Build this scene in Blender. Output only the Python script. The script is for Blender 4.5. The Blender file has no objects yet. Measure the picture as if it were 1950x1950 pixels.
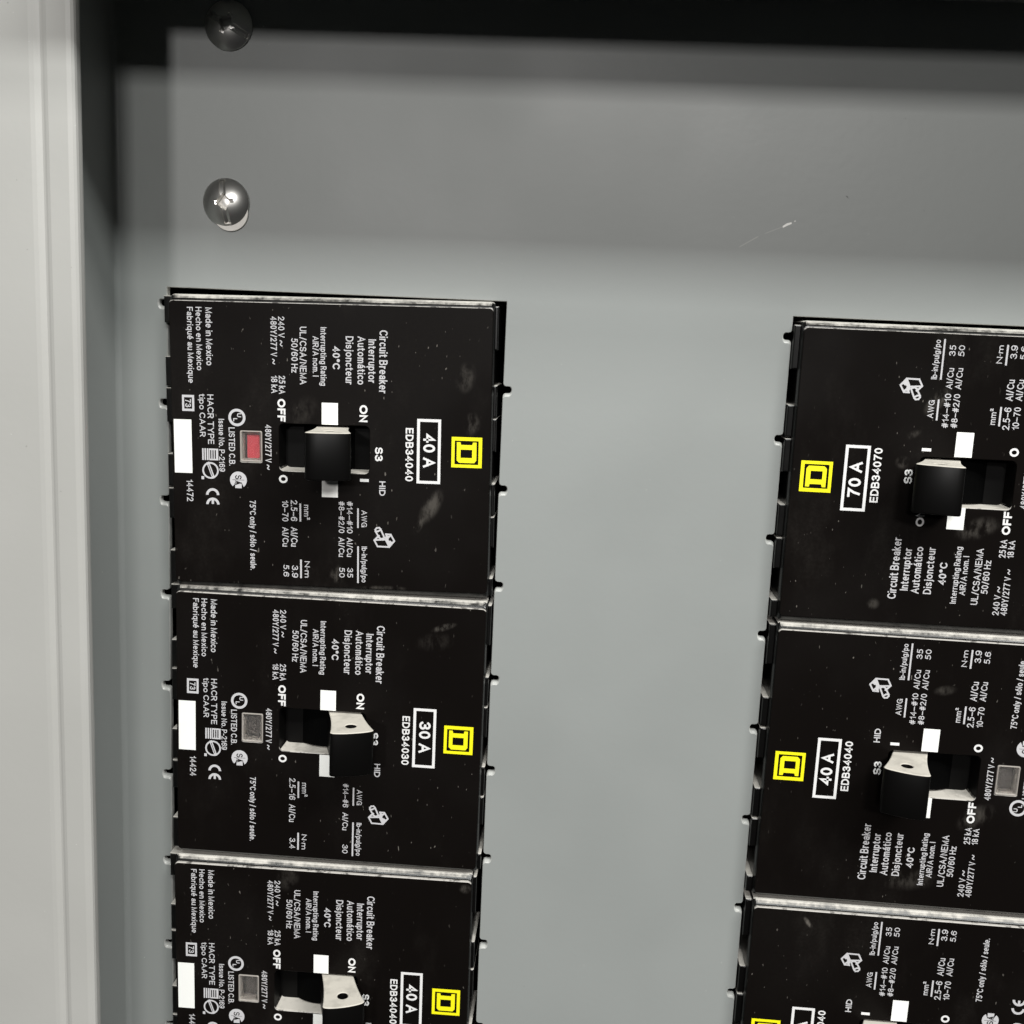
import bpy, bmesh, math, random
from mathutils import Vector, Matrix
random.seed(7)
MM = 0.001
S = bpy.context.scene
COL = S.collection

# ------------------------------------------------------------------ camera
cam = bpy.data.cameras.new('Camera')
cam.sensor_width = 36.0
cam.lens = 2043.64 / 1950.0 * 36.0
cam.clip_start = 0.01
cam.clip_end = 50.0
co = bpy.data.objects.new('Camera', cam)
COL.objects.link(co)
RX = Vector((0.996926, 0.044365, -0.064578))       # image right
RY = Vector((-0.054370, 0.985209, -0.162500))      # image up
RZ = Vector((0.056414, 0.165511, 0.984593))        # towards the viewer
m = Matrix((RX, RY, RZ)).transposed().to_4x4()
m.translation = Vector((107.91, -3.58, 272.57)) * MM
co.matrix_world = m
S.camera = co

# ------------------------------------------------------------------ world and lamps
w = bpy.data.worlds.new('World')
S.world = w
w.use_nodes = True
bg = w.node_tree.nodes['Background']
bg.inputs['Color'].default_value = (0.9, 0.95, 1.0, 1)
bg.inputs['Strength'].default_value = 0.009


def lamp(name, loc, target, sx, sy, power, col):
    l = bpy.data.lights.new(name, 'AREA')
    l.shape = 'RECTANGLE'
    l.size = sx
    l.size_y = sy
    l.energy = power
    l.color = col
    o = bpy.data.objects.new(name, l)
    COL.objects.link(o)
    o.location = loc
    xx = Vector((1, 0, 0))                                  # the long side runs parallel to the cover
    zz = Vector((0, loc[1] - target[1], loc[2] - target[2])).normalized()
    yy = zz.cross(xx)
    mw = Matrix((xx, yy, zz)).transposed().to_4x4()
    mw.translation = Vector(loc)
    o.matrix_world = mw
    return o


lamp('ceiling_tube_lamp', (0.42, 0.825, 0.85), (0.09, -0.05, 0), 1.45, 0.12, 16.8, (0.975, 1.0, 0.975))
lamp('right_ceiling_lamp', (1.2, 1.3, 1.0), (0.09, -0.05, 0), 0.6, 0.16, 19.0, (1.0, 0.985, 0.96))
lamp('far_ceiling_lamp', (0.38, 0.78, 2.2), (0.09, -0.05, 0), 0.32, 0.17, 19.0, (1.0, 0.985, 0.955))
lamp('side_ceiling_lamp', (-0.35, 0.53, 2.6), (0.09, -0.05, 0), 0.20, 0.13, 15.5, (1.0, 0.97, 0.95))

S.view_settings.view_transform = 'Standard'
S.view_settings.look = 'None'
S.view_settings.exposure = 0.0
S.view_settings.gamma = 1.0
S.view_settings.use_curve_mapping = False
try:
    S.cycles.use_denoising = True
    S.cycles.max_bounces = 8
    S.cycles.transmission_bounces = 6
except Exception:
    pass


# ------------------------------------------------------------------ materials
def mat(name):
    mt = bpy.data.materials.new(name)
    mt.use_nodes = True
    return mt, mt.node_tree.nodes, mt.node_tree.links, mt.node_tree.nodes['Principled BSDF']


def simple(name, col, rough=0.5, metal=0.0, spec=0.5):
    mt, n, l, b = mat(name)
    b.inputs['Base Color'].default_value = (*col, 1)
    b.inputs['Roughness'].default_value = rough
    b.inputs['Metallic'].default_value = metal
    b.inputs['Specular IOR Level'].default_value = spec
    return mt


def noise(n, l, scale, detail=3.0, rough=0.5, vec=None):
    t = n.new('ShaderNodeTexNoise')
    t.inputs['Scale'].default_value = scale
    t.inputs['Detail'].default_value = detail
    t.inputs['Roughness'].default_value = rough
    if vec is not None:
        l.new(vec, t.inputs['Vector'])
    return t.outputs['Fac']


def ramp(n, l, src, a, b, va=0.0, vb=1.0):
    t = n.new('ShaderNodeMapRange')
    t.interpolation_type = 'SMOOTHSTEP'
    t.inputs['From Min'].default_value = a
    t.inputs['From Max'].default_value = b
    t.inputs['To Min'].default_value = va
    t.inputs['To Max'].default_value = vb
    l.new(src, t.inputs['Value'])
    return t.outputs['Result']


def mathn(n, l, op, a, b):
    t = n.new('ShaderNodeMath')
    t.operation = op
    t.use_clamp = (op in ('ADD', 'MULTIPLY', 'MAXIMUM'))
    for i, v in enumerate((a, b)):
        if isinstance(v, (int, float)):
            t.inputs[i].default_value = v
        else:
            l.new(v, t.inputs[i])
    return t.outputs[0]


def mixc(n, l, fac, a, b):
    t = n.new('ShaderNodeMix')
    t.data_type = 'RGBA'
    if isinstance(fac, (int, float)):
        t.inputs[0].default_value = fac
    else:
        l.new(fac, t.inputs[0])
    for i, v in ((6, a), (7, b)):
        if isinstance(v, tuple):
            t.inputs[i].default_value = (*v, 1)
        else:
            l.new(v, t.inputs[i])
    return t.outputs[2]


def coords(n, kind='Object', scale=None):
    t = n.new('ShaderNodeTexCoord')
    return t.outputs[kind]


def worldpos(n):
    return n.new('ShaderNodeNewGeometry').outputs['Position']


# grey enamel on steel
def paint_material(name, col):
    mt, n, l, b = mat(name)
    p = worldpos(n)
    big = noise(n, l, 14.0, 3, 0.5, p)
    fine = noise(n, l, 420.0, 2, 0.6, p)
    c1 = mixc(n, l, ramp(n, l, big, 0.35, 0.65), tuple(v * 0.965 for v in col), tuple(v * 1.03 for v in col))
    specks = ramp(n, l, noise(n, l, 1500.0, 1, 0.4, p), 0.795, 0.83)
    spots = mathn(n, l, 'MULTIPLY', specks, ramp(n, l, noise(n, l, 60.0, 2, 0.5, p), 0.5, 0.62))
    c2 = mixc(n, l, mathn(n, l, 'MULTIPLY', spots, 0.7), c1, (0.66, 0.66, 0.63))
    dark = ramp(n, l, noise(n, l, 900.0, 1, 0.4, p), 0.19, 0.155)
    c3 = mixc(n, l, mathn(n, l, 'MULTIPLY', dark, 0.35), c2, (0.12, 0.12, 0.11))
    l.new(c3, b.inputs['Base Color'])
    l.new(ramp(n, l, big, 0.3, 0.7, 0.40, 0.50), b.inputs['Roughness'])
    bp = n.new('ShaderNodeBump')
    bp.inputs['Strength'].default_value = 0.10
    bp.inputs['Distance'].default_value = 0.0002
    l.new(fine, bp.inputs['Height'])
    l.new(bp.outputs[0], b.inputs['Normal'])
    return mt


M_PAINT = paint_material('grey_enamel', (0.274, 0.287, 0.279))
M_TRIM = paint_material('grey_enamel_trim', (0.41, 0.405, 0.385))
M_EDGE = simple('lit_sheet_edge', (0.46, 0.465, 0.445), 0.25)  # paler than the enamel: the light on the notch lips is in the colour
M_DARK = simple('dark_interior', (0.0015, 0.0015, 0.0015), 0.7, 0.0, 0.02)


# black moulded plastic; pale dust lies on whatever faces up
def plastic_material(name, dust_lo, dust_hi, rough=0.28, dustcol=(0.62, 0.59, 0.54), filmk=0.02, mott=0.86, spec=0.5):
    mt, n, l, b = mat(name)
    g = n.new('ShaderNodeNewGeometry')
    sep = n.new('ShaderNodeSeparateXYZ')
    l.new(g.outputs['Normal'], sep.inputs[0])
    up = sep.outputs['Y']
    p = g.outputs['Position']
    nz = noise(n, l, 700.0, 4, 0.65, p)
    patch = noise(n, l, 150.0, 3, 0.6, p)
    wob = mathn(n, l, 'SUBTRACT', mathn(n, l, 'ADD', mathn(n, l, 'MULTIPLY', nz, 0.45), mathn(n, l, 'MULTIPLY', patch, 0.55)), 0.5)
    k = n.new('ShaderNodeMath')
    k.operation = 'MULTIPLY_ADD'
    l.new(wob, k.inputs[0])
    k.inputs[1].default_value = 0.34
    l.new(up, k.inputs[2])
    d = ramp(n, l, k.outputs[0], dust_lo, dust_hi)
    d2 = mathn(n, l, 'MULTIPLY', d, ramp(n, l, noise(n, l, 260.0, 3, 0.6, p), 0.28, 0.55, mott, 1.0))
    film = mathn(n, l, 'MULTIPLY', ramp(n, l, noise(n, l, 90.0, 4, 0.7, p), 0.5, 0.8), filmk)
    base = mixc(n, l, film, (0.0026, 0.0024, 0.0023), (0.30, 0.28, 0.25))
    l.new(mixc(n, l, d2, base, dustcol), b.inputs['Base Color'])
    r = n.new('ShaderNodeMapRange')
    l.new(d2, r.inputs['Value'])
    r.inputs['To Min'].default_value = rough
    r.inputs['To Max'].default_value = 0.9
    l.new(r.outputs[0], b.inputs['Roughness'])
    b.inputs['Specular IOR Level'].default_value = spec
    return mt


M_PLASTIC = plastic_material('black_plastic', 0.61, 0.74)
M_SLOT = plastic_material('black_slot_plastic', 0.55, 0.66, 0.5, (0.60, 0.565, 0.51), 0.0, 0.7, 0.1)
M_HANDLE = plastic_material('black_handle_plastic', 0.42, 0.52, 0.36, (0.64, 0.60, 0.53), 0.001, 0.82, 0.16)


# black printed face label with wipe marks, specks and a little dust
WIPES = [(71.8, -48.5, 6.0, 2.6, 62, 0.14), (69.0, -53.5, 3.0, 1.2, 60, 0.12), (79.5, -15.5, 4.5, 3.0, 80, 0.09), (81.5, -27.0, 3.5, 2.5, 90, 0.10),
         (48.0, -67.5, 2.6, 2.9, 0, 0.14), (60.0, -70.5, 8.0, 0.9, 2, 0.10), (76.2, -80.0, 4.0, 1.1, 18, 0.20), (74.0, -84.0, 6.0, 3.0, 10, 0.035),
         (195.0, -15.5, 5.0, 2.2, 50, 0.15), (188.2, -31.0, 2.2, 1.9, 0, 0.10), (208.0, -46.5, 6.5, 3.2, 20, 0.10), (184.5, -67.0, 1.9, 1.8, 0, 0.08),
         (190.0, -24.0, 2.5, 1.2, 30, 0.07), (176.2, -154.8, 2.4, 0.8, -52, 0.24), (216.0, -122.0, 6.0, 3.5, 35, 0.09), (204.7, -88.5, 3.4, 1.6, 10, 0.08),
         (201.0, -140.5, 9.0, 3.5, 5, 0.06), (38.0, -26.0, 6.0, 4.0, 40, 0.04), (36.0, -153.0, 5.0, 3.5, 60, 0.05), (84.5, -152.5, 2.0, 1.6, 0, 0.12)]


def label_material(name, film=0.006, wipe=0.06, dust=0.30):
    mt, n, l, b = mat(name)
    p = worldpos(n)
    mp = n.new('ShaderNodeMapping')
    mp.inputs['Scale'].default_value = (1.6, 0.75, 1.0)
    mp.inputs['Rotation'].default_value = (0, 0, 0.5)
    l.new(p, mp.inputs['Vector'])
    smear = ramp(n, l, noise(n, l, 34.0, 5, 0.62, mp.outputs[0]), 0.52, 0.80)
    cloud = ramp(n, l, noise(n, l, 22.0, 3, 0.5, p), 0.40, 0.75)
    grain = ramp(n, l, noise(n, l, 1300.0, 2, 0.6, p), 0.35, 0.7, 0.55, 1.0)
    f1 = mathn(n, l, 'MULTIPLY', mathn(n, l, 'ADD', mathn(n, l, 'MULTIPLY', smear, wipe), mathn(n, l, 'MULTIPLY', cloud, film)), grain)
    mp2 = n.new('ShaderNodeMapping')
    mp2.inputs['Scale'].default_value = (2.2, 0.9, 1.0)
    mp2.inputs['Rotation'].default_value = (0, 0, -0.2)
    l.new(p, mp2.inputs['Vector'])
    sp = ramp(n, l, noise(n, l, 620.0, 1, 0.4, mp2.outputs[0]), 0.748, 0.79)
    sp = mathn(n, l, 'MULTIPLY', sp, ramp(n, l, noise(n, l, 45.0, 2, 0.5, p), 0.42, 0.65, 0.1, 1.0))
    sep = n.new('ShaderNodeSeparateXYZ')
    gg = n.new('ShaderNodeNewGeometry')
    l.new(gg.outputs['Normal'], sep.inputs[0])
    edge = mathn(n, l, 'MULTIPLY', ramp(n, l, sep.outputs['Y'], 0.15, 0.55), ramp(n, l, noise(n, l, 500.0, 3, 0.6, p), 0.33, 0.5, 0.25, 0.95))
    # finger wipes and scuffs, each at its own place on a face (mm: x, y, half length, half width, angle, strength)
    tot = None
    streak = n.new('ShaderNodeMapping')
    streak.inputs['Scale'].default_value = (1.0, 0.45, 1.0)
    streak.inputs['Rotation'].default_value = (0, 0, 0.45)
    l.new(p, streak.inputs['Vector'])
    stk = ramp(n, l, noise(n, l, 520.0, 4, 0.65, streak.outputs[0]), 0.36, 0.68)
    for bx, by, ra, rb, ang, st in WIPES:
        q = n.new('ShaderNodeMapping')
        q.vector_type = 'TEXTURE'
        q.inputs['Location'].default_value = (bx * MM, by * MM, 0)
        q.inputs['Rotation'].default_value = (0, 0, math.radians(ang))
        q.inputs['Scale'].default_value = (ra * MM, rb * MM, 1.0)
        l.new(p, q.inputs['Vector'])
        flat = n.new('ShaderNodeVectorMath')
        flat.operation = 'MULTIPLY'
        flat.inputs[1].default_value = (1, 1, 0)
        l.new(q.outputs[0], flat.inputs[0])
        ln = n.new('ShaderNodeVectorMath')
        ln.operation = 'LENGTH'
        l.new(flat.outputs[0], ln.inputs[0])
        mk = mathn(n, l, 'MULTIPLY', ramp(n, l, ln.outputs['Value'], 0.25, 1.0, 1.0, 0.0), st)
        tot = mk if tot is None else mathn(n, l, 'ADD', tot, mk)
    f1 = mathn(n, l, 'ADD', f1, mathn(n, l, 'MULTIPLY', tot, stk))
    fac = mathn(n, l, 'ADD', f1, mathn(n, l, 'MULTIPLY', sp, dust))
    c = mixc(n, l, fac, (0.0046, 0.0036, 0.0032), (0.44, 0.40, 0.35))
    l.new(mixc(n, l, edge, c, (0.58, 0.55, 0.51)), b.inputs['Base Color'])
    l.new(ramp(n, l, cloud, 0.0, 1.0, 0.32, 0.5), b.inputs['Roughness'])
    b.inputs['Specular IOR Level'].default_value = 0.07
    return mt


M_LABEL = label_material('black_label_dusty', 0.004, 0.022, 0.26)
M_LABEL_CLEAN = label_material('black_label_clean', 0.002, 0.012, 0.30)
M_INK = simple('white_ink', (0.54, 0.53, 0.545), 0.6, 0, 0.3)
M_BLACKINK = simple('black_ink', (0.012, 0.010, 0.010), 0.6, 0, 0.1)
M_INK_BOLD = simple('bright_white_ink', (0.76, 0.75, 0.745), 0.6, 0, 0.3)
M_WHITE = simple('white_sticker', (0.90, 0.90, 0.87), 0.5)
M_YELLOW = simple('yellow_ink', (0.90, 0.84, 0.008), 0.55, 0, 0.3)
M_CAVITY = simple('grey_window_wall', (0.40, 0.37, 0.35), 0.4)
M_BEZEL = simple('smoky_clear_bezel', (0.36, 0.33, 0.30), 0.22)
M_FLAG = simple('grey_flag', (0.13, 0.115, 0.105), 0.6)
M_RED = simple('red_trip_flag', (0.80, 0.06, 0.09), 0.5)
M_SCRATCH = simple('bare_scratch', (0.93, 0.92, 0.88), 0.5)
M_STEEL = simple('zinc_steel', (0.80, 0.79, 0.76), 0.31, 0.95)
M_NYLON = simple('pale_washer', (0.80, 0.77, 0.72), 0.5)

mt, n, l, b = mat('clear_plastic')
b.inputs['Base Color'].default_value = (0.97, 0.95, 0.93, 1)
b.inputs['Roughness'].default_value = 0.06
b.inputs['IOR'].default_value = 1.47
b.inputs['Transmission Weight'].default_value = 0.97
M_CLEAR = mt


# ------------------------------------------------------------------ mesh helpers (all in millimetres)
def finish(name, me, material, parent=None, smooth=False, scale=True):
    if scale:
        me.transform(Matrix.Scale(MM, 4))
    me.materials.clear()
    me.materials.append(material)
    if smooth:
        me.shade_smooth()
    o = bpy.data.objects.new(name, me)
    COL.objects.link(o)
    if parent:
        o.parent = parent
    return o


def from_bm(name, bm, material, parent=None, smooth=False):
    bmesh.ops.recalc_face_normals(bm, faces=bm.faces)
    me = bpy.data.meshes.new(name)
    bm.to_mesh(me)
    bm.free()
    return finish(name, me, material, parent, smooth)


def curve_mesh(loops, half=0.0, bevel=0.0, res=2):
    """fill closed 2-D loops (even-odd, so inner loops are holes) into a slab -half..half"""
    cu = bpy.data.curves.new('outline', 'CURVE')
    cu.dimensions = '2D'
    cu.fill_mode = 'BOTH'
    for lp in loops:
        s = cu.splines.new('POLY')
        s.points.add(len(lp) - 1)
        for pt, q in zip(s.points, lp):
            pt.co = (q[0], q[1], 0, 1)
        s.use_cyclic_u = True
    cu.extrude = max(half - bevel, 0.0)
    if bevel > 0:
        cu.bevel_depth = bevel
        cu.bevel_resolution = res
        cu.offset = -bevel
    o = bpy.data.objects.new('outline', cu)
    COL.objects.link(o)
    dg = bpy.context.evaluated_depsgraph_get()
    me = bpy.data.meshes.new_from_object(o.evaluated_get(dg))
    bpy.data.objects.remove(o)
    bpy.data.curves.remove(cu)
    bm = bmesh.new()
    bm.from_mesh(me)
    bpy.data.meshes.remove(me)
    bmesh.ops.remove_doubles(bm, verts=bm.verts, dist=1e-4)
    return bm


def rrect(x0, x1, y0, y1, r, n=4):
    pts = []
    for cx, cy, a0 in ((x1 - r, y1 - r, 0), (x0 + r, y1 - r, 90), (x0 + r, y0 + r, 180), (x1 - r, y0 + r, 270)):
        for i in range(n + 1):
            a = math.radians(a0 + 90.0 * i / n)
            pts.append((cx + r * math.cos(a), cy + r * math.sin(a)))
    return pts


def circle(cx, cy, r, n=28, a0=0.0, a1=360.0):
    k = n if a1 - a0 >= 360 else n + 1
    return [(cx + r * math.cos(math.radians(a0 + (a1 - a0) * i / n)), cy + r * math.sin(math.radians(a0 + (a1 - a0) * i / n))) for i in range(k)]


def loft(bm, loops, close_first=False, close_last=False):
    rows = [[bm.verts.new(v) for v in lp] for lp in loops]
    nn = len(rows[0])
    for a, b_ in zip(rows, rows[1:]):
        for i in range(nn):
            bm.faces.new((a[i], a[(i + 1) % nn], b_[(i + 1) % nn], b_[i]))
    if close_first:
        bm.faces.new(rows[0][::-1])
    if close_last:
        bm.faces.new(rows[-1])
    return rows


def box(bm, x0, x1, y0, y1, z0, z1, ch=0.0):
    if ch <= 0:
        loft(bm, [[(x0, y0, z), (x1, y0, z), (x1, y1, z), (x0, y1, z)] for z in (z0, z1)], True, True)
    else:
        def lp(d, z):
            return [(x0 + d, y0 + d, z), (x1 - d, y0 + d, z), (x1 - d, y1 - d, z), (x0 + d, y1 - d, z)]
        loft(bm, [lp(0, z0), lp(0, z1 - ch), lp(ch * 0.3, z1 - ch * 0.3), lp(ch, z1)], True, True)


def sweep_y(bm, prof, y0, y1):
    """closed (x, z) profile swept along y"""
    loft(bm, [[(x, y, z) for x, z in prof] for y in (y0, y1)], True, True)


def thing(name, loc, rz, label, cat, group=None):
    o = bpy.data.objects.new(name, None)
    o.empty_display_size = 0.01
    COL.objects.link(o)
    o.location = Vector(loc) * MM
    o.rotation_euler = (0, 0, math.radians(rz))
    o['label'] = label
    o['category'] = cat
    if group:
        o['group'] = group
    return o


# ------------------------------------------------------------------ cover plate
CUT_L = (1.9, 88.55, -226.0, 3.75)
CUT_R = (159.55, 246.2, -226.0, 3.2)


def notched(cut, lt, rt, ly, ry, grow=0.0):
    """outline of a cutout with its row of round notches; grow = offset outwards into the sheet"""
    ge = grow * 0.22
    x0, x1, y0, y1 = cut[0] - ge, cut[1] + ge, cut[2] - ge, cut[3] + ge
    up, dn = 0.85 + grow * 0.2, 0.85 + grow
    f = 0.65
    pts = [(x0, y1), (x1, y1)]

    def notch(xe, tip, yc):
        s = 1 if tip > xe else -1
        tip = tip + s * (0.35 + grow * 0.35)
        seq = [(xe, yc + up + f), (xe + s * f * 0.3, yc + up + f * 0.3), (xe + s * f, yc + up)]
        for i in range(7):
            a = math.radians(90 - 180.0 * i / 6)
            seq.append((tip - s * 0.75 + s * 0.75 * math.cos(a), yc + (up if a > 0 else dn) * math.sin(a)))
        return seq + [(xe + s * f, yc - dn), (xe + s * f * 0.3, yc - dn - f * 0.3), (xe, yc - dn - f)]
    for y in ry:
        pts += notch(x1, rt, y)
    pts += [(x1, y0), (x0, y0)]
    for y in reversed(ly):
        pts += notch(x0, lt, y)[::-1]
    return pts


LEFT = (CUT_L, 0.0, 90.35, [-25.4 * i - 0.2 for i in range(9)], [-18.2 - 25.4 * i for i in range(8)])
RIGHT = (CUT_R, 157.85, 248.0, [-1.7 - 25.4 * i for i in range(9)], [-18.2 - 25.4 * i for i in range(8)])
cover = thing('cover_plate', (100, -110, 0), 0, 'grey painted steel cover plate with two long breaker cutouts', 'cover plate')
LIP = 0.85
outer = [(-9.5, 77), (330, 77), (330, -300), (-9.5, -300)]
holes = [circle(17.9, 66.6, 3.0), circle(17.3, 24.3, 3.4)]
bm = curve_mesh([outer, notched(*LEFT, LIP), notched(*RIGHT, LIP)] + holes)
for h_ in holes:
    loft(bm, [[(x, y, z) for x, y in h_] for z in (0.0, -1.6)])
bmesh.ops.remove_doubles(bm, verts=bm.verts, dist=1e-4)
bmesh.ops.translate(bm, verts=bm.verts, vec=(-100, 110, 0))
sheet = from_bm('sheet', bm, M_PAINT, cover)
for spec in (LEFT, RIGHT):
    bm = bmesh.new()
    loft(bm, [[(x - 100, y + 110, z) for x, y in notched(*spec, g)] for g, z in ((LIP, 0.0), (0.42, -0.12), (0.12, -0.45), (0.0, -0.9), (0.0, -1.9))])
    from_bm('cutout_edge', bm, M_EDGE, cover, True)
bm = bmesh.new()
R = 1.6
prof = [(-9.5, 0.0)]
for i in range(1, 9):
    a = math.radians(-90 - 90 * i / 8)
    prof.append((-9.9 + R * math.cos(a), R + R * math.sin(a)))
prof += [(-11.55, 37.0), (-12.7, 37.0)]
for i in range(8, -1, -1):
    a = math.radians(-90 - 90 * i / 8)
    prof.append((-9.9 + (R + 1.2) * math.cos(a), R + (R + 1.2) * math.sin(a)))
sweep_y(bm, [(x - 100, z) for x, z in prof], -300 + 110, 77 + 110)
from_bm('bent_flange', bm, M_PAINT, cover)


def sliver(name, pts, mt_, z=0.03):
    bm = bmesh.new()
    lo = [bm.verts.new((x - 100, y + 110, z)) for x, y in pts]
    bm.faces.new(lo)
    return from_bm(name, bm, mt_, cover)


sliver('scratch', [(155.1, 24.2), (156.2, 24.8), (157.2, 25.25), (157.05, 25.65), (156.0, 25.35), (155.0, 24.65)], M_SCRATCH)
sliver('scratch', [(157.75, 25.75), (158.1, 25.9), (158.0, 26.1), (157.7, 25.95)], M_SCRATCH)
M_FAINT = simple('faint_scratch', (0.42, 0.42, 0.40), 0.4)
sliver('scratch', [(145.0, 19.2), (149.4, 21.9), (149.3, 22.05), (144.95, 19.35)], M_FAINT)
sliver('scratch', [(151.0, 22.7), (155.0, 24.4), (154.95, 24.5), (150.95, 22.8)], M_FAINT)
sliver('chip', [(169.5, 32.25), (169.9, 31.9), (170.3, 31.6), (170.0, 31.95), (169.75, 32.3)], simple('dark_chip', (0.06, 0.06, 0.055), 0.6))

# ------------------------------------------------------------------ enclosure trim, unseen top hood for shadow, back
enc = thing('enclosure_frame', (-40, -110, 0), 0, 'light grey steel enclosure frame running down the left side', 'enclosure')
bm = bmesh.new()
prof = [(-75, 22.35), (-20.6, 22.35), (-19.6, 22.25), (-18.9, 22.0), (-18.3, 21.85), (-17.8, 21.95), (-17.3, 22.2), (-16.6, 22.4),
        (-12.4, 22.45), (-11.4, 22.3), (-10.85, 21.95), (-10.6, 21.4), (-10.55, 20.2), (-10.7, 19.4), (-75, 19.4)]
sweep_y(bm, [(x + 40 + 8.7, z + 18) for x, z in prof], -300 + 110, 260)
from_bm('side_trim', bm, M_TRIM, enc)
bm = bmesh.new()
box(bm, -12.6 + 40, 330 + 40, 187.05, 188.6, -1.6, 36.5)
box(bm, -1.0 + 40, 330 + 40, 187.05, 188.6, 36.5, 41)
box(bm, -6.5 + 40, 330 + 40, 187.05, 188.6, 41, 68)  # out-of-view top wall, its depth and stepped left end shaped to cast shadows
from_bm('top_wall_shadow_hood', bm, M_PAINT, enc)
bm = bmesh.new()
box(bm, -75 + 40, 330 + 40, -300 + 110, 77 + 110, -62, -60)
from_bm('back_pan', bm, M_DARK, enc)

# ------------------------------------------------------------------ screws
def screw(loc, ang, label, washer):
    t = thing('cover_screw', (loc[0], loc[1], 0), ang, label, 'screw', 'screws holding the cover plate')
    bm = bmesh.new()
    Rr = 5.9
    H = 2.75
    n_ = 48
    # dome with a straight slot and a square recess pressed in
    def zdome(r):
        rs = (Rr * Rr + (H - 0.6) ** 2) / (2 * (H - 0.6))
        return 0.6 + math.sqrt(max(rs * rs - r * r, 0)) - (rs - (H - 0.6))
    N = 84
    step = 2 * Rr / N
    grid = {}
    for i in range(N + 1):
        for j in range(N + 1):
            x = -Rr + i * step
            y = -Rr + j * step
            r = math.hypot(x, y)
            if r > Rr:
                continue
            z = zdome(r)
            s1 = abs(x) < 0.80 and abs(y) < 5.6
            u = (x + y) * 0.7071
            v = (x - y) * 0.7071
            s2 = abs(u) < 1.4 and abs(v) < 1.4
            s3 = abs(y) < 0.55 and abs(x) < 2.5
            d = 0
            if s1:
                d = 0.35 + (0.80 - abs(x)) * 0.45
            if s3:
                d = max(d, 1.1 * (1 - abs(x) / 3.2))
            if s2:
                d = 2.0
            grid[(i, j)] = bm.verts.new((x, y, z - d))
    for i in range(N):
        for j in range(N):
            k = [(i, j), (i + 1, j), (i + 1, j + 1), (i, j + 1)]
            if all(q in grid for q in k):
                bm.faces.new([grid[q] for q in k])
    rim = [bm.verts.new((Rr * 0.985 * math.cos(2 * math.pi * i / n_), Rr * 0.985 * math.sin(2 * math.pi * i / n_), 0.62)) for i in range(n_)]
    rim1 = [bm.verts.new((Rr * math.cos(2 * math.pi * i / n_), Rr * math.sin(2 * math.pi * i / n_), 0.45)) for i in range(n_)]
    rim2 = [bm.verts.new((Rr * 0.97 * math.cos(2 * math.pi * i / n_), Rr * 0.97 * math.sin(2 * math.pi * i / n_), 0.05)) for i in range(n_)]
    rim0 = [bm.verts.new((Rr * 0.90 * math.cos(2 * math.pi * i / n_), Rr * 0.90 * math.sin(2 * math.pi * i / n_), zdome(Rr * 0.90) - 0.05)) for i in range(n_)]
    for a, b_ in ((rim0, rim), (rim, rim1), (rim1, rim2)):
        for i in range(n_):
            bm.faces.new((a[i], a[(i + 1) % n_], b_[(i + 1) % n_], b_[i]))
    bmesh.ops.recalc_face_normals(bm, faces=bm.faces)
    for f in bm.faces:
        if f.normal.z < -0.01 and f.calc_center_median().z > 0.7:
            f.normal_flip()
    me = bpy.data.meshes.new('head')
    bm.to_mesh(me)
    bm.free()
    h = finish('head', me, M_STEEL, t, False)
    me.shade_smooth()
    me.set_sharp_from_angle(angle=math.radians(20))
    bm = bmesh.new()
    loft(bm, [[(2.6 * math.cos(2 * math.pi * i / 20), 2.6 * math.sin(2 * math.pi * i / 20), z) for i in range(20)] for z in (0.3, -12)], True, True)
    from_bm('shank', bm, M_STEEL, t, True)
    if washer:
        bm = curve_mesh([circle(0.75, -2.55, 4.55, 36)], 0.35, 0.12)
        bmesh.ops.translate(bm, verts=bm.verts, vec=(0, 0, 0.36))
        from_bm('washer', bm, M_NYLON, t, False)
    return t


screw((17.9, 66.9), 62, 'domed steel screw in the dark shadow at the top edge', False)
screw((17.3, 25.1), 8, 'shiny domed steel screw with a pale washer peeking out below', True)

# ------------------------------------------------------------------ breaker printing
TX, TY = -0.3, 0.5
# ------------------------------------------------------------------ lettering: a plain grotesque drawn with strokes
def arc(cx, cy, rx, ry, a0, a1, n=None):
    n = n or max(3, int(abs(a1 - a0) / 24))
    return [(cx + rx * math.cos(math.radians(a0 + (a1 - a0) * i / n)), cy + ry * math.sin(math.radians(a0 + (a1 - a0) * i / n))) for i in range(n + 1)]


def ring(cx, cy, rx, ry, n=18):
    return ['o'] + [(cx + rx * math.cos(2 * math.pi * i / n), cy + ry * math.sin(2 * math.pi * i / n)) for i in range(n)]


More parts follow.
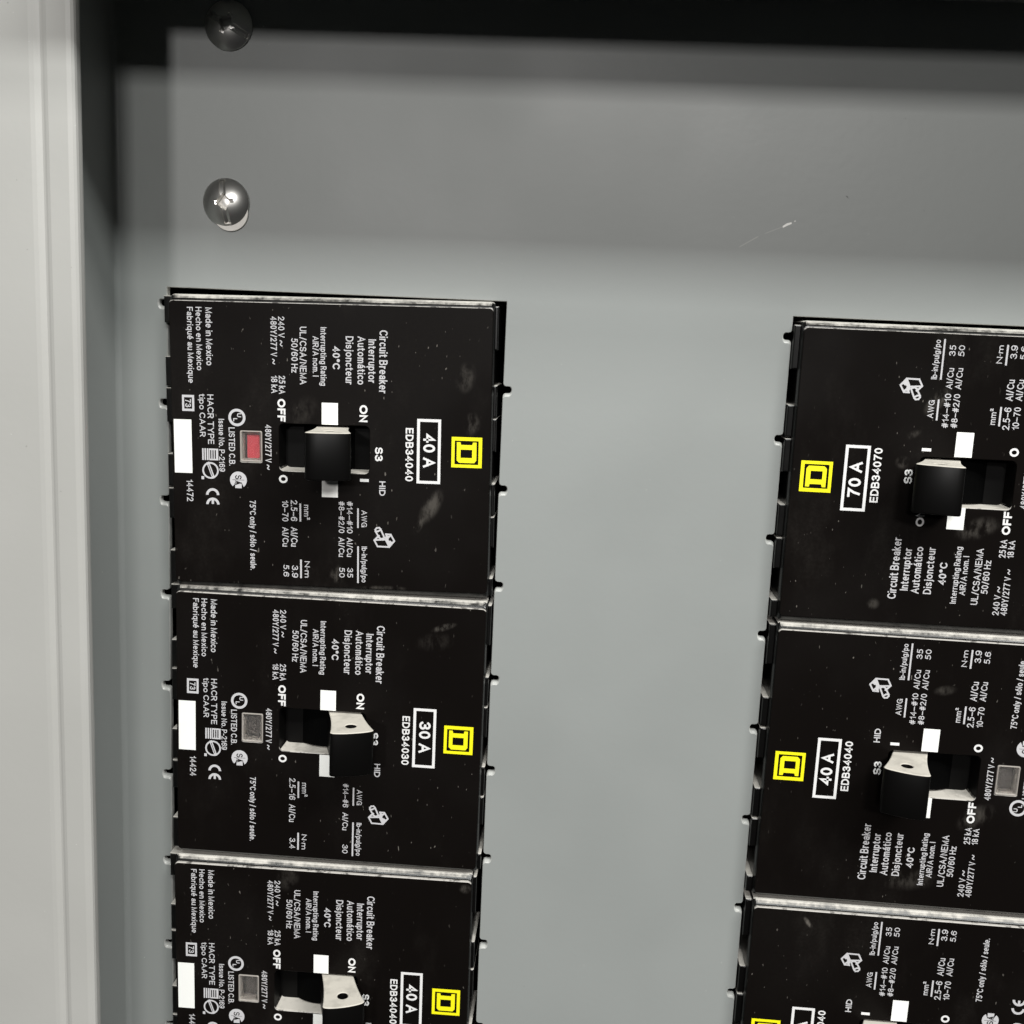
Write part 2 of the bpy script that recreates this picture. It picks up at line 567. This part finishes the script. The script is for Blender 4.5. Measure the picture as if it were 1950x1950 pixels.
XH = 0.70
GLYPH = {
    'A': [[(0, 0), (.33, 1), (.66, 0)], [(.12, .34), (.54, .34)]],
    'B': [[(.30, 1), (0, 1), (0, 0), (.33, 0)], arc(.30, .765, .235, .235, 90, -90), [(.0, .53), (.33, .53)], arc(.33, .265, .26, .265, 90, -90)],
    'C': [arc(.36, .5, .36, .5, 42, 318)],
    'D': [[(.25, 1), (0, 1), (0, 0), (.25, 0)], arc(.25, .5, .38, .5, 90, -90)],
    'E': [[(.50, 1), (0, 1), (0, 0), (.52, 0)], [(0, .52), (.46, .52)]],
    'F': [[(.48, 1), (0, 1), (0, 0)], [(0, .50), (.42, .50)]],
    'G': [arc(.37, .5, .37, .5, 42, 318) + [(.645, .18), (.70, .0)], [(.40, .46), (.70, .46), (.70, 0)]],
    'H': [[(0, 0), (0, 1)], [(.56, 0), (.56, 1)], [(0, .52), (.56, .52)]],
    'I': [[(0, 0), (0, 1)]],
    'L': [[(0, 1), (0, 0), (.46, 0)]],
    'M': [[(0, 0), (0, 1), (.36, .06), (.72, 1), (.72, 0)]],
    'N': [[(0, 0), (0, 1), (.56, 0), (.56, 1)]],
    'O': [ring(.38, .5, .38, .5, 24)],
    'P': [[(.30, 1), (0, 1), (0, 0)], arc(.30, .73, .25, .27, 90, -90) + [(0, .46)]],
    'R': [[(.30, 1), (0, 1), (0, 0)], arc(.30, .74, .25, .26, 90, -90) + [(0, .48)], [(.28, .48), (.55, 0)]],
    'S': [arc(.29, .745, .265, .255, 22, 262) + arc(.29, .26, .29, .26, 82, -158)],
    'T': [[(0, 1), (.60, 1)], [(.30, 1), (.30, 0)]],
    'U': [[(0, 1), (0, .30)] + arc(.28, .29, .28, .29, 180, 360) + [(.56, 1)]],
    'V': [[(0, 1), (.31, 0), (.62, 1)]],
    'W': [[(0, 1), (.22, 0), (.44, .95), (.66, 0), (.88, 1)]],
    'Y': [[(0, 1), (.31, .45), (.62, 1)], [(.31, .45), (.31, 0)]],
    '0': [ring(.25, .5, .25, .5, 20)],
    '1': [[(0, .75), (.14, .80), (.22, 1), (.22, 0)]],
    '2': [arc(.25, .72, .25, .28, 170, -30) + [(.0, 0), (.52, 0)]],
    '3': [arc(.25, .755, .23, .245, 160, -90), arc(.25, .265, .265, .265, 95, -165)],
    '4': [[(.40, 0), (.40, 1), (0, .30), (.55, .30)]],
    '5': [[(.47, 1), (.12, 1), (.07, .55)], arc(.22, .33, .28, .33, 118, -135)],
    '6': [ring(.26, .31, .26, .31), arc(.30, .52, .30, .48, 40, 190)],
    '7': [[(0, 1), (.51, 1), (.28, .5), (.17, 0)]],
    '8': [ring(.26, .76, .22, .24), ring(.26, .265, .26, .265)],
    '9': [ring(.26, .69, .26, .31), arc(.22, .48, .30, .48, -140, 10)],
    'a': [arc(.23, .50, .20, .20, 155, 0) + [(.43, 0)], [(.43, .40), (.20, .37)] + arc(.19, .19, .19, .18, 90, 270) + [(.43, .14)]],
    'b': [[(0, 0), (0, 1)], ring(.25, .35, .25, .35)],
    'c': [arc(.25, .35, .25, .35, 48, 312)],
    'd': [[(.50, 0), (.50, 1)], ring(.25, .35, .25, .35)],
    'e': [[(.02, .36), (.49, .36)], arc(.25, .35, .25, .35, 0, 300)],
    'f': [[(.12, 0), (.12, .80), (.17, .95), (.30, 1)], [(0, XH), (.28, XH)]],
    'g': [ring(.25, .35, .25, .35), [(.50, XH), (.50, -.10)] + arc(.25, -.10, .25, .19, 0, -155)],
    'h': [[(0, 0), (0, 1)], arc(.22, .44, .22, .26, 180, 0) + [(.44, 0)]],
    'i': [[(0, 0), (0, .64)], [(0, .99), (0, 1.01)]],
    'j': [[(.08, XH), (.08, -.15), (.0, -.27)], [(.08, .99), (.08, 1.01)]],
    'k': [[(0, 0), (0, 1)], [(.40, XH), (0, .28)], [(.14, .42), (.44, 0)]],
    'l': [[(0, 0), (0, 1)]],
    'm': [[(0, 0), (0, XH)], arc(.17, .50, .17, .20, 180, 0) + [(.34, 0)], arc(.51, .50, .17, .20, 180, 0) + [(.68, 0)]],
    'n': [[(0, 0), (0, XH)], arc(.21, .44, .21, .26, 180, 0) + [(.42, 0)]],
    'o': [ring(.26, .35, .26, .35)],
    'p': [[(0, XH), (0, -.28)], ring(.25, .35, .25, .35)],
    'q': [[(.50, XH), (.50, -.28)], ring(.25, .35, .25, .35)],
    'r': [[(0, 0), (0, XH)], arc(.20, .44, .20, .25, 180, 80)],
    's': [arc(.21, .52, .19, .18, 25, 260) + arc(.21, .18, .21, .18, 80, -155)],
    't': [[(.10, .92), (.10, .12), (.16, .0), (.27, .0)], [(0, XH), (.25, XH)]],
    'u': [[(0, XH), (0, .26)] + arc(.21, .24, .21, .24, 180, 360) + [(.42, XH)], [(.42, .3), (.42, 0)]],
    'x': [[(0, XH), (.42, 0)], [(.42, XH), (0, 0)]],
    'y': [[(0, XH), (.22, 0)], [(.44, XH), (.17, -.20), (.03, -.28)]],
    'z': [[(0, XH), (.40, XH), (0, 0), (.42, 0)]],
    '#': [[(.14, 0), (.24, 1)], [(.36, 0), (.46, 1)], [(.03, .66), (.58, .66)], [(.0, .33), (.55, .33)]],
    '/': [[(0, -.05), (.30, 1.05)]],
    '-': [[(0, .38), (.24, .38)]],
    '–': [[(0, .40), (.52, .40)]],
    '.': [[(0, .01), (0, .03)]],
    '·': [[(0, .43), (0, .45)]],
    '°': [ring(.13, .84, .13, .15, 12)],
    '~': [[(0, .26), (.10, .50), (.26, .58), (.45, .44), (.64, .30), (.80, .38), (.90, .62)]],
    '²': [arc(.12, .97, .12, .13, 170, -30, 5) + [(0, .62), (.26, .62)]],
    ' ': [],
}
for ch, base in (('é', 'e'), ('á', 'a'), ('ó', 'o')):
    GLYPH[ch] = GLYPH[base] + [[(.18, .84), (.32, 1.02)]]
_text_cache = {}


def ribbon(pts, wd):
    """a polyline thickened to width wd: vertices and quads"""
    closed = pts[0] == 'o'
    if closed:
        pts = pts[1:]
    P = [Vector(q) for q in pts]
    Q = [P[0]]
    for q in P[1:]:
        if (q - Q[-1]).length > 1e-4:
            Q.append(q)
    P = Q
    n_ = len(P)
    L_, R_ = [], []
    for i in range(n_):
        if closed:
            d0 = (P[i] - P[i - 1]).normalized()
            d1 = (P[(i + 1) % n_] - P[i]).normalized()
        else:
            d1 = (P[min(i + 1, n_ - 1)] - P[min(i, n_ - 2)]).normalized()
            d0 = (P[max(i, 1)] - P[max(i - 1, 0)]).normalized()
        n0 = Vector((-d0.y, d0.x))
        n1 = Vector((-d1.y, d1.x))
        b_ = n0 + n1
        if b_.length < 0.2:
            b_ = n1
        b_.normalize()
        k = min(1.0 / max(b_.dot(n1), 0.3), 2.0) * wd / 2
        L_.append(P[i] + b_ * k)
        R_.append(P[i] - b_ * k)
    if not closed:
        d = (P[0] - P[1]).normalized() * wd * 0.5
        L_[0] += d
        R_[0] += d
        d = (P[-1] - P[-2]).normalized() * wd * 0.5
        L_[-1] += d
        R_[-1] += d
    vs = [tuple(v) for v in L_] + [tuple(v) for v in R_]
    fs = [(i, i + 1, n_ + i + 1, n_ + i) for i in range(n_ - 1)]
    if closed:
        fs.append((n_ - 1, 0, n_, 2 * n_ - 1))
    return vs, fs


def text_geo(body, wd, cond):
    """vertices (x, y, layer) of a line of lettering with cap height 1; cond = horizontal squeeze"""
    key = (body, wd, cond)
    if key in _text_cache:
        return _text_cache[key]
    vs, fs = [], []
    x = 0.0
    for ch in body:
        if ch == ' ':
            x += 0.30
            continue
        g = GLYPH[ch]
        xs = [q[0] for s_ in g for q in s_ if q != 'o']
        gw = max(xs)
        for k, s_ in enumerate(g):
            sc = [q if q == 'o' else (wd / 2 / cond + x + q[0], wd / 2 + q[1] * (1 - wd)) for q in s_]
            # work in final proportions so that strokes keep an even weight
            sc = [q if q == 'o' else (q[0] * cond, q[1]) for q in sc]
            v_, f_ = ribbon(sc, wd)
            b_ = len(vs)
            vs += [(a, c, k) for a, c in v_]
            fs += [tuple(b_ + i for i in q) for q in f_]
        x += gw + wd / cond + (0.13 if wd < 0.2 else 0.10)
    x0 = min(v[0] for v in vs)
    x1 = max(v[0] for v in vs)
    _text_cache[key] = (vs, fs, x0, x1)
    return _text_cache[key]


class Print:
    """flat ink collected on the label; x = glyph-up direction, reading runs towards -y"""
    def __init__(self):
        self.v = []
        self.f = []

    def poly(self, pts):
        b_ = len(self.v)
        self.v += [(x + TX, y + TY, self.lay()) for x, y in pts]
        self.f.append(tuple(range(b_, b_ + len(pts))))

    def tris(self, bm):
        b_ = len(self.v)
        bm.verts.ensure_lookup_table()
        bm.verts.index_update()
        self.v += [(q.co.x + TX, q.co.y + TY, 0.0) for q in bm.verts]
        self.f += [tuple(b_ + q.index for q in fc.verts) for fc in bm.faces]
        bm.free()

    def shape(self, loops):
        self.tris(curve_mesh(loops))

    def lay(self):
        self.k = (getattr(self, 'k', 0) + 1) % 7
        return self.k * 0.003

    def text(self, body, base, cap, ys, ye, wd=0.148):
        # squeeze the glyphs until the line has the measured length, at an even stroke weight
        want = (ys - ye) / cap
        cond = 0.8
        for _ in range(4):
            vs, fs, x0, x1 = text_geo(body, wd, round(cond, 3))
            cond *= 1 + (want / (x1 - x0) - 1) * 1.15
            cond = min(max(cond, 0.35), 1.6)
        sx = (ys - ye) / (x1 - x0)
        b_ = len(self.v)
        self.v += [(base + vy * cap + TX, ys - (vx - x0) * sx + TY, lay * 0.003) for vx, vy, lay in vs]
        self.f += [tuple(b_ + i for i in q) for q in fs]

    def line(self, x0, x1, ys, ye):
        self.poly([(x0, ye), (x1, ye), (x1, ys), (x0, ys)])

    def stroke(self, a, b_, wd):
        a = Vector(a)
        b_ = Vector(b_)
        d = (b_ - a).normalized()
        nrm = Vector((-d.y, d.x)) * wd / 2
        a2 = a - d * wd * 0.4
        b2 = b_ + d * wd * 0.4
        self.poly([tuple(a2 - nrm), tuple(b2 - nrm), tuple(b2 + nrm), tuple(a2 + nrm)])

    def mesh(self, name, z):
        me = bpy.data.meshes.new(name)
        me.from_pydata([(x * MM, y * MM, (z + dz) * MM) for x, y, dz in self.v], [], self.f)
        bm = bmesh.new()
        bm.from_mesh(me)
        for fc in bm.faces:
            if fc.normal.z < 0:
                fc.normal_flip()
        bm.to_mesh(me)
        bm.free()
        return me


ZF = 4.5
ZP = ZF + 0.035
_print_cache = {}


def ink(key, name, builder, material, parent, z=ZP):
    if key not in _print_cache:
        p_ = Print()
        builder(p_)
        me = p_.mesh(name, z)
        me.materials.append(material)
        _print_cache[key] = me
    o = bpy.data.objects.new(name, _print_cache[key])
    COL.objects.link(o)
    o.parent = parent
    return o


def p_origin(p):
    p.text('Fabriqué au Mexique', -36.0, 1.55, 33.99, 15.02)
    p.text('Hecho en Mexico', -33.75, 1.55, 34.05, 18.29)
    p.text('Made in Mexico', -31.25, 1.7, 33.98, 19.59)


def p_interrupt(p):
    p.text('480Y/277 V ~', -14.7, 1.6, 32.25, 20.28)
    p.text('240 V ~', -12.75, 1.6, 32.31, 24.80)
    p.text('50/60 Hz', -9.45, 1.65, 26.96, 18.32)
    p.text('UL/CSA/NEMA', -7.3, 1.7, 29.86, 15.47)
    p.text('AIR/A nom. I', -4.0, 1.5, 27.64, 17.61)
    p.text('Interrupting Rating', -2.0, 1.5, 29.87, 15.36)
    p.text('40°C', 1.05, 1.85, 25.36, 19.52, 0.185)
    p.text('25 kA', -12.7, 1.65, 17.61, 12.93)
    p.text('18 kA', -14.65, 1.6, 17.55, 13.06)
    p.text('480Y/277 V ~', -16.35, 1.6, 5.15, -6.52)


def p_title(p):
    p.text('Disjoncteur', 4.35, 1.95, 27.81, 15.87, 0.15)
    p.text('Automático', 7.35, 1.95, 27.89, 15.91, 0.15)
    p.text('Interruptor', 10.1, 1.95, 27.22, 16.40, 0.15)
    p.text('Circuit Breaker', 12.85, 2.1, 29.51, 13.90, 0.15)


def p_switch(p):
    p.text('OFF', -13.1, 2.05, 11.73, 5.96, 0.235)
    p.shape([[(-11.75 + 1.12 * math.cos(i * math.pi / 14), -8.72 + 1.05 * math.sin(i * math.pi / 14)) for i in range(28)],
             [(-11.75 + 0.62 * math.cos(i * math.pi / 14), -8.72 + 0.52 * math.sin(i * math.pi / 14)) for i in range(28)]])
    p.text('ON', 7.9, 2.05, 10.80, 6.50, 0.235)
    p.line(8.1, 10.35, -7.95, -8.7)
    p.text('S3', 11.9, 2.0, 0.31, -3.29, 0.205)


def p_hid(p):
    p.text('HID', 13.05, 1.6, -8.40, -12.12, 0.185)


def p_bars(p):
    p.line(-1.75, 2.4, 11.1, 5.60)
    p.line(-1.75, 2.4, -6.9, -13.0)


def p_rating(rate, part, dx):
    def f(p):
        def fr(x0, x1, ya, yb, t):
            p.shape([[(x0, ya), (x1, ya), (x1, yb), (x0, yb)], [(x0 + t, ya - t), (x1 - t, ya - t), (x1 - t, yb + t), (x0 + t, yb + t)]])
        fr(22.6 + dx, 28.65 + dx, 7.8, -8.6, 0.72)
        p.text(rate, 24.2 + dx, 3.05, 4.31, -4.57, 0.19)
        p.text(part, 19.7 + dx, 2.0, 5.40, -8.15, 0.185)
    return f


def p_logo(p):
    k = 7.72 / 283.0

    def q(x, y):
        return (31.4 + (x - 1173) * k, 3.55 - (y - 368) * k)
    p.shape([[q(1173, 368), q(1456, 368), q(1456, 651), q(1173, 651)], [q(1202, 402), q(1424, 402), q(1424, 622), q(1202, 622)]])
    p.shape([[q(1222, 415), q(1255, 415), q(1262, 440), q(1365, 440), q(1370, 415), q(1405, 415), q(1405, 582), q(1385, 607), q(1245, 607), q(1222, 584)],
             [q(1258, 484), q(1365, 484), q(1365, 560), q(1258, 560)]])


def p_torque(big):
    def f(p):
        p.text('mm²', -6.4, 1.45, -15.16, -19.12)
        p.line(-7.6, -7.15, -14.9, -19.6)
        p.text('N·m', -6.3, 1.35, -29.98, -34.30)
        p.line(-7.5, -7.05, -29.6, -34.5)
        p.line(7.4, 7.82, -15.6, -20.7)
        p.text('AWG', 8.5, 1.45, -16.06, -20.48)
        p.line(7.45, 7.87, -25.5, -35.2)
        p.text('lb-in/pulg/po', 8.6, 1.4, -25.51, -34.98)
        if big:
            p.text('10–70', -12.1, 1.6, -14.24, -19.7)
            p.text('Al/Cu', -12.1, 1.6, -21.2, -26.33)
            p.text('2.5–6', -9.85, 1.7, -14.01, -19.6)
            p.text('Al/Cu', -9.85, 1.7, -21.1, -26.24)
            p.text('5.6', -11.9, 1.5, -31.13, -34.31)
            p.text('3.9', -9.65, 1.6, -31.18, -34.45)
            p.text('#8–#2/0', 2.6, 1.5, -13.96, -22.2)
            p.text('Al/Cu', 2.6, 1.5, -23.3, -28.45)
            p.text('#14–#10', 4.75, 1.5, -13.89, -22.2)
            p.text('Al/Cu', 4.75, 1.5, -23.3, -28.37)
            p.text('50', 2.75, 1.45, -31.26, -33.91)
            p.text('35', 4.85, 1.5, -31.24, -33.83)
        else:
            p.text('2.5–16', -9.85, 1.7, -14.01, -20.3)
            p.text('Al/Cu', -9.85, 1.7, -21.5, -26.6)
            p.text('3.4', -9.65, 1.6, -31.18, -34.3)
            p.text('#14–#6', 4.75, 1.5, -14.6, -21.4)
            p.text('Al/Cu', 4.75, 1.5, -22.8, -27.9)
            p.text('30', 4.85, 1.5, -32.0, -34.6)
        p.text('75°C only / sólo / seule.', -20.6, 1.6, -14.56, -32.87)
    return f


def p_lug(p):
    def q(x, y):
        return (14.5 - (x - 572) * 0.0202, -22.9 + (y - 850) * 0.0202)
    W = 0.42
    for a, b_ in (((510, 728), (660, 730)), ((660, 730), (702, 808)), ((702, 808), (648, 868)), ((510, 728), (445, 808)), ((445, 808), (492, 890)),
                  ((492, 890), (556, 892)), ((512, 730), (556, 822)), ((556, 822), (700, 812)), ((556, 822), (545, 885)), ((470, 775), (500, 800)),
                  ((640, 868), (690, 822)), ((490, 880), (530, 845))):
        p.stroke(q(*a), q(*b_), W)
    p.poly([q(505, 735), q(525, 770), q(548, 825), q(540, 880), q(512, 872), q(520, 820), q(488, 786), q(455, 808), q(462, 790)])
    for a, b_ in (((572, 845), (622, 955)), ((640, 845), (688, 925)), ((572, 845), (612, 828)), ((612, 828), (640, 845)), ((622, 955), (640, 972)),
                  ((640, 972), (672, 968)), ((672, 968), (690, 945)), ((690, 945), (688, 925)), ((632, 940), (655, 925)), ((655, 925), (680, 925))):
        p.stroke(q(*a), q(*b_), W)


def p_mark(p):
    p.text('S', -24.3, 1.7, -8.1, -9.2, 0.15)
    p.text('A', -24.3, 1.7, -9.5, -10.7, 0.15)
    p.line(-25.0, -21.9, -9.3, -9.4)
    for k in range(3):
        p.line(-30.7 + k * 0.6, -30.4 + k * 0.6, -1.9, -4.1)
    p.stroke((-31.15, -5.7), (-30.2, -8.45), 0.16)


def p_approval(code):
    def f(p):
        # "73" in a box
        p.shape([[(-37.75, 12.0), (-34.6, 12.0), (-34.6, 7.9), (-37.75, 7.9)], [(-37.2, 11.4), (-35.15, 11.4), (-35.15, 8.5), (-37.2, 8.5)]])
        p.text('73', -36.95, 1.5, 10.95, 8.9, 0.16)
        p.text('tipo CAAR', -33.3, 1.5, 12.35, 1.43)
        p.text('HACR TYPE', -31.2, 1.6, 12.27, -0.38)
        p.text('Issue No. P-2169', -28.4, 1.5, 6.16, -7.37)
        p.text('LISTED C.B.', -25.8, 1.6, 4.08, -5.73)
        p.text(code, -37.05, 1.7, -9.72, -15.38)
        # ring mark with two staggered letters
        p.shape([circle(-23.6, 6.65, 2.22, 36), circle(-23.6, 6.65, 1.55, 36)])
        p.text('U', -23.55, 1.05, 7.75, 6.75, 0.22)
        p.text('L', -24.55, 1.05, 6.45, 5.65, 0.22)
        # round C shaped mark
        p.shape([[(-23.45 + 2.2 * math.cos(math.radians(a)), -9.4 + 2.2 * math.sin(math.radians(a))) for a in range(-52, 233, 8)] + [(-24.55, -10.6), (-24.3, -10.0), (-22.6, -10.0), (-22.35, -10.6)]])
        p.line(-24.3, -22.6, -10.3, -11.5)
        # comb mark, ring with slanted band
        for i in range(3):
            p.line(-32.8 + i * 0.62, -32.4 + i * 0.62, -1.5, -4.5)
        p.line(-31.0, -28.6, -1.5, -4.5)
        p.shape([circle(-30.7, -7.15, 2.15, 36), circle(-30.7, -7.15, 1.72, 36)])
        p.stroke((-31.3, -5.3), (-30.0, -8.9), 0.75)
        p.line(-33.1, -32.4, -8.7, -9.5)
        # C E
        for yc, mid in ((-12.9, False), (-15.35, True)):
            o_ = [(-30.25 + 1.75 * math.cos(math.radians(a)), yc + -0.6 + 1.75 * math.sin(math.radians(a))) for a in range(0, 181, 10)]
            i_ = [(-30.25 + 1.1 * math.cos(math.radians(a)), yc + -0.6 + 1.1 * math.sin(math.radians(a))) for a in range(180, -1, -10)]
            p.shape([o_ + i_])
            if mid:
                p.line(-30.55, -29.95, yc + 0.6, yc - 0.5)
    return f


# ------------------------------------------------------------------ breaker hardware
SLOT = (-13.1, 10.2, -6.1, 6.0)
WIN = (-23.25, -17.4, -4.15, 3.95)
MESH = {}


def keep(key, name, make, material, parent, smooth=False):
    """build the mesh once, share it between the breakers"""
    if key not in MESH:
        o = from_bm(name, make(), material, parent, smooth)
        MESH[key] = o.data
        return o
    o = bpy.data.objects.new(name, MESH[key])
    COL.objects.link(o)
    o.parent = parent
    return o


def mk_housing():
    bm = bmesh.new()

    def lp(hx, hy, z, r=1.2):
        return [(x, y, z) for x, y in rrect(-hx, hx, -hy, hy, r)]
    loft(bm, [lp(41.25, 37.72, -26), lp(41.25, 37.72, 2.2), lp(41.2, 37.6, 2.5), lp(41.1, 37.25, 2.85), lp(40.98, 36.75, 3.3), lp(40.95, 36.45, 3.52),
              lp(40.8, 36.15, 3.58), lp(40.3, 35.4, 3.58)], True, False)
    return bm


def mk_label():
    bm = curve_mesh([rrect(-40.9, 40.9, -36.15, 36.15, 1.0), rrect(*SLOT, 1.3), rrect(*WIN, 0.5)], 0.55, 0.18, 1)
    bmesh.ops.translate(bm, verts=bm.verts, vec=(0, 0, ZF - 0.55))
    return bm


def mk_slot():
    bm = bmesh.new()
    lps = []
    for d, z in ((0.0, 4.28), (0.08, 3.8), (0.2, 0.6), (0.28, -1.2)):
        lps.append([(x, y, z) for x, y in rrect(SLOT[0] + d, SLOT[1] - d, SLOT[2] + d, SLOT[3] - d, 1.2)])
    loft(bm, lps, False, True)
    bmesh.ops.recalc_face_normals(bm, faces=bm.faces)
    bmesh.ops.reverse_faces(bm, faces=bm.faces)
    return bm


def mk_drum():
    bm = bmesh.new()
    n_ = 40
    loft(bm, [[(-1.4 + 10.3 * math.cos(2 * math.pi * i / n_), y, -9 + 10.3 * math.sin(2 * math.pi * i / n_)) for i in range(n_)] for y in (-5.4, 5.3)], True, True)
    return bm


def mk_handle():
    pts = [(-4.2, 6.0), (4.2, 6.0), (4.2, 12.5)]
    for i in range(1, 9):
        t = i / 8.0
        pts.append((4.2 + 1.35 * t ** 2.2, 12.5 + 14.2 * t))
    for i in range(1, 12):
        t = i / 12.0
        pts.append((5.55 * math.cos(math.pi * t), 26.7 + 1.5 * math.sin(math.pi * t) ** 0.8))
    for i in range(8, 0, -1):
        t = i / 8.0
        pts.append((-4.2 - 1.35 * t ** 2.2, 12.5 + 14.2 * t))
    pts.append((-4.2, 12.5))
    bm = curve_mesh([pts, circle(0.2, 23.2, 1.4, 20)], 5.85, 0.35, 2)
    for v in bm.verts:
        x, y, z = v.co
        v.co = (x, z - 0.45, y)
    bmesh.ops.reverse_faces(bm, faces=bm.faces)
    return bm


def mk_bezel():
    bm = bmesh.new()
    x0, x1, y0, y1 = WIN

    def lp(d, z):
        return [(x, y, z) for x, y in rrect(x0 + d, x1 - d, y0 + d, y1 - d, 0.35, 2)]
    loft(bm, [lp(0.05, 3.6), lp(0.05, 4.5), lp(0.16, 4.66), lp(0.30, 4.66), lp(0.95, 3.6), lp(1.0, 2.4)])
    return bm


def mk_lens():
    bm = bmesh.new()
    x0, x1, y0, y1 = WIN
    box(bm, x0 + 0.45, x1 - 0.45, y0 + 0.45, y1 - 0.45, 4.05, 4.35)
    return bm


def mk_cavity():
    bm = bmesh.new()
    x0, x1, y0, y1 = WIN
    lps = [[(x, y, z) for x, y in rrect(x0 - 0.02 + d, x1 + 0.02 - d, y0 - 0.02 + d, y1 + 0.02 - d, 0.5, 2)] for d, z in ((0, 4.2), (0.25, 1.2))]
    loft(bm, lps, False, True)
    bmesh.ops.recalc_face_normals(bm, faces=bm.faces)
    bmesh.ops.reverse_faces(bm, faces=bm.faces)
    return bm


def mk_flag():
    bm = bmesh.new()
    box(bm, -22.6, -18.0, -3.4, 3.2, 1.3, 1.7)
    return bm


def mk_red():
    bm = bmesh.new()
    box(bm, -21.7, -17.85, -3.3, 2.75, 2.7, 3.1)
    return bm


def mk_sticker():
    bm = bmesh.new()
    box(bm, -40.35, -35.75, -7.5, 6.25, ZF - 0.05, ZF + 0.05)
    return bm


LUGS = ((36.6, 25.8), (17.0, 9.0), (8.6, 0.2), (-8.0, -16.2), (-16.6, -24.6), (-32.6, -37.2))
RIBS = ((37.2, 30.5), (22.0, 14.5), (14.0, 5.2), (-3.0, -11.5), (-12.0, -20.0), (-28.5, -37.2))


def mk_block(x0, x1, a, b_, top, ch):
    def f():
        bm = bmesh.new()
        box(bm, x0, x1, b_, a, -14, top, ch)
        return bm
    return f


def breaker(center, rz, tilt_on, rate, part, code, big, label, red=False, dx=0.0, right=False, clean=False):
    t = thing('circuit_breaker', (center[0], center[1], 0), rz, label, 'circuit breaker', 'black circuit breakers in the cover plate')
    keep('housing', 'housing', mk_housing, M_PLASTIC, t, False)
    for k, (a, b_) in enumerate(LUGS):
        if right:
            a, b_ = -b_, -a
        keep(('lug', right, k), 'end_lug', mk_block(41.0, 42.75 if right else 42.05, a, b_, 1.5 if abs(a) < 30 else 2.1, 0.35), M_PLASTIC, t)
    for k, (a, b_) in enumerate(RIBS):
        if right:
            a, b_ = -b_, -a
        keep(('rib', right, k), 'tail_rib', mk_block(-43.3, -41.0, a, b_, 1.7, 0.4), M_PLASTIC, t)
    lab = keep(('label', clean), 'face_label', mk_label, M_LABEL_CLEAN if clean else M_LABEL, t)
    keep('slot', 'handle_slot', mk_slot, M_SLOT, t)
    keep('drum', 'slot_drum', mk_drum, M_DARK, t)
    h = keep('handle', 'toggle_handle', mk_handle, M_HANDLE, t)
    lean = 19.5 if tilt_on else 8.5
    h.rotation_euler = (0, math.radians(lean), 0)
    h.location = Vector((0.0 if tilt_on else -1.4, 0, -9.1)) * MM
    if right:
        # the same handle, seen the other way up: keep its offset towards the slot's middle
        h.location.y = 0.9 * MM
    win = keep('cavity', 'indicator_window', mk_cavity, M_CAVITY, t)
    keep('flag', 'flag', mk_flag, M_FLAG, win)
    if red:
        r_ = keep('red', 'trip_flag', mk_red, M_RED, win)
        r_['label'] = 'red trip flag behind the clear window'
    keep('bezel', 'bezel', mk_bezel, M_BEZEL, win)
    keep('lens', 'lens', mk_lens, M_CLEAR, win)
    st = keep('sticker', 'date_sticker', mk_sticker, M_WHITE, lab)
    ink('bars', 'trip_position_mark', p_bars, M_WHITE, lab)
    ink('logo', 'brand_emblem', p_logo, M_YELLOW, lab)
    ink(('rate', rate, part, dx), 'rating_print', p_rating(rate, part, dx), M_INK_BOLD, lab)
    ink('title', 'title_print', p_title, M_INK, lab)
    ink('interrupt', 'interrupting_rating_print', p_interrupt, M_INK, lab)
    ink('switch', 'switch_position_print', p_switch, M_INK_BOLD, lab)
    if rate != '70 A':
        ink('hid', 'duty_print', p_hid, M_INK, lab)
    ink(('torque', big), 'wire_torque_print', p_torque(big), M_INK, lab)
    ink('lug_icon', 'terminal_pictogram', p_lug, M_INK, lab)
    ink(('approval', code), 'approval_print', p_approval(code), M_INK, lab)
    ink('mark_detail', 'approval_mark_detail', p_mark, M_BLACKINK, lab, ZP + 0.03)
    ink('origin', 'origin_print', p_origin, M_INK, lab)
    return t


breaker((45.5, -34.9), 1.0, False, '40 A', 'EDB34040', '14472', True,
        'tripped black 40 A breaker with red flag, top of the left column', red=True)
breaker((46.15, -110.6), 0.0, True, '30 A', 'EDB34030', '14424', False,
        'black 30 A breaker in the middle of the left column', dx=0.55, clean=True)
breaker((45.45, -186.8), 0.35, True, '40 A', 'EDB34040', '14472', True,
        'black 40 A breaker at the bottom of the left column, cut by the frame')
breaker((202.45, -35.4), 180.0, True, '70 A', 'EDB34070', '14472', True,
        'black 70 A breaker at the top of the right column', right=True)
breaker((202.5, -111.4), 179.7, True, '40 A', 'EDB34040', '14472', True,
        'black 40 A breaker in the middle of the right column', right=True, clean=True)
breaker((202.5, -187.7), 179.7, True, '40 A', 'EDB34040', '14472', True,
        'black 40 A breaker at the bottom of the right column, mostly out of view', right=True)
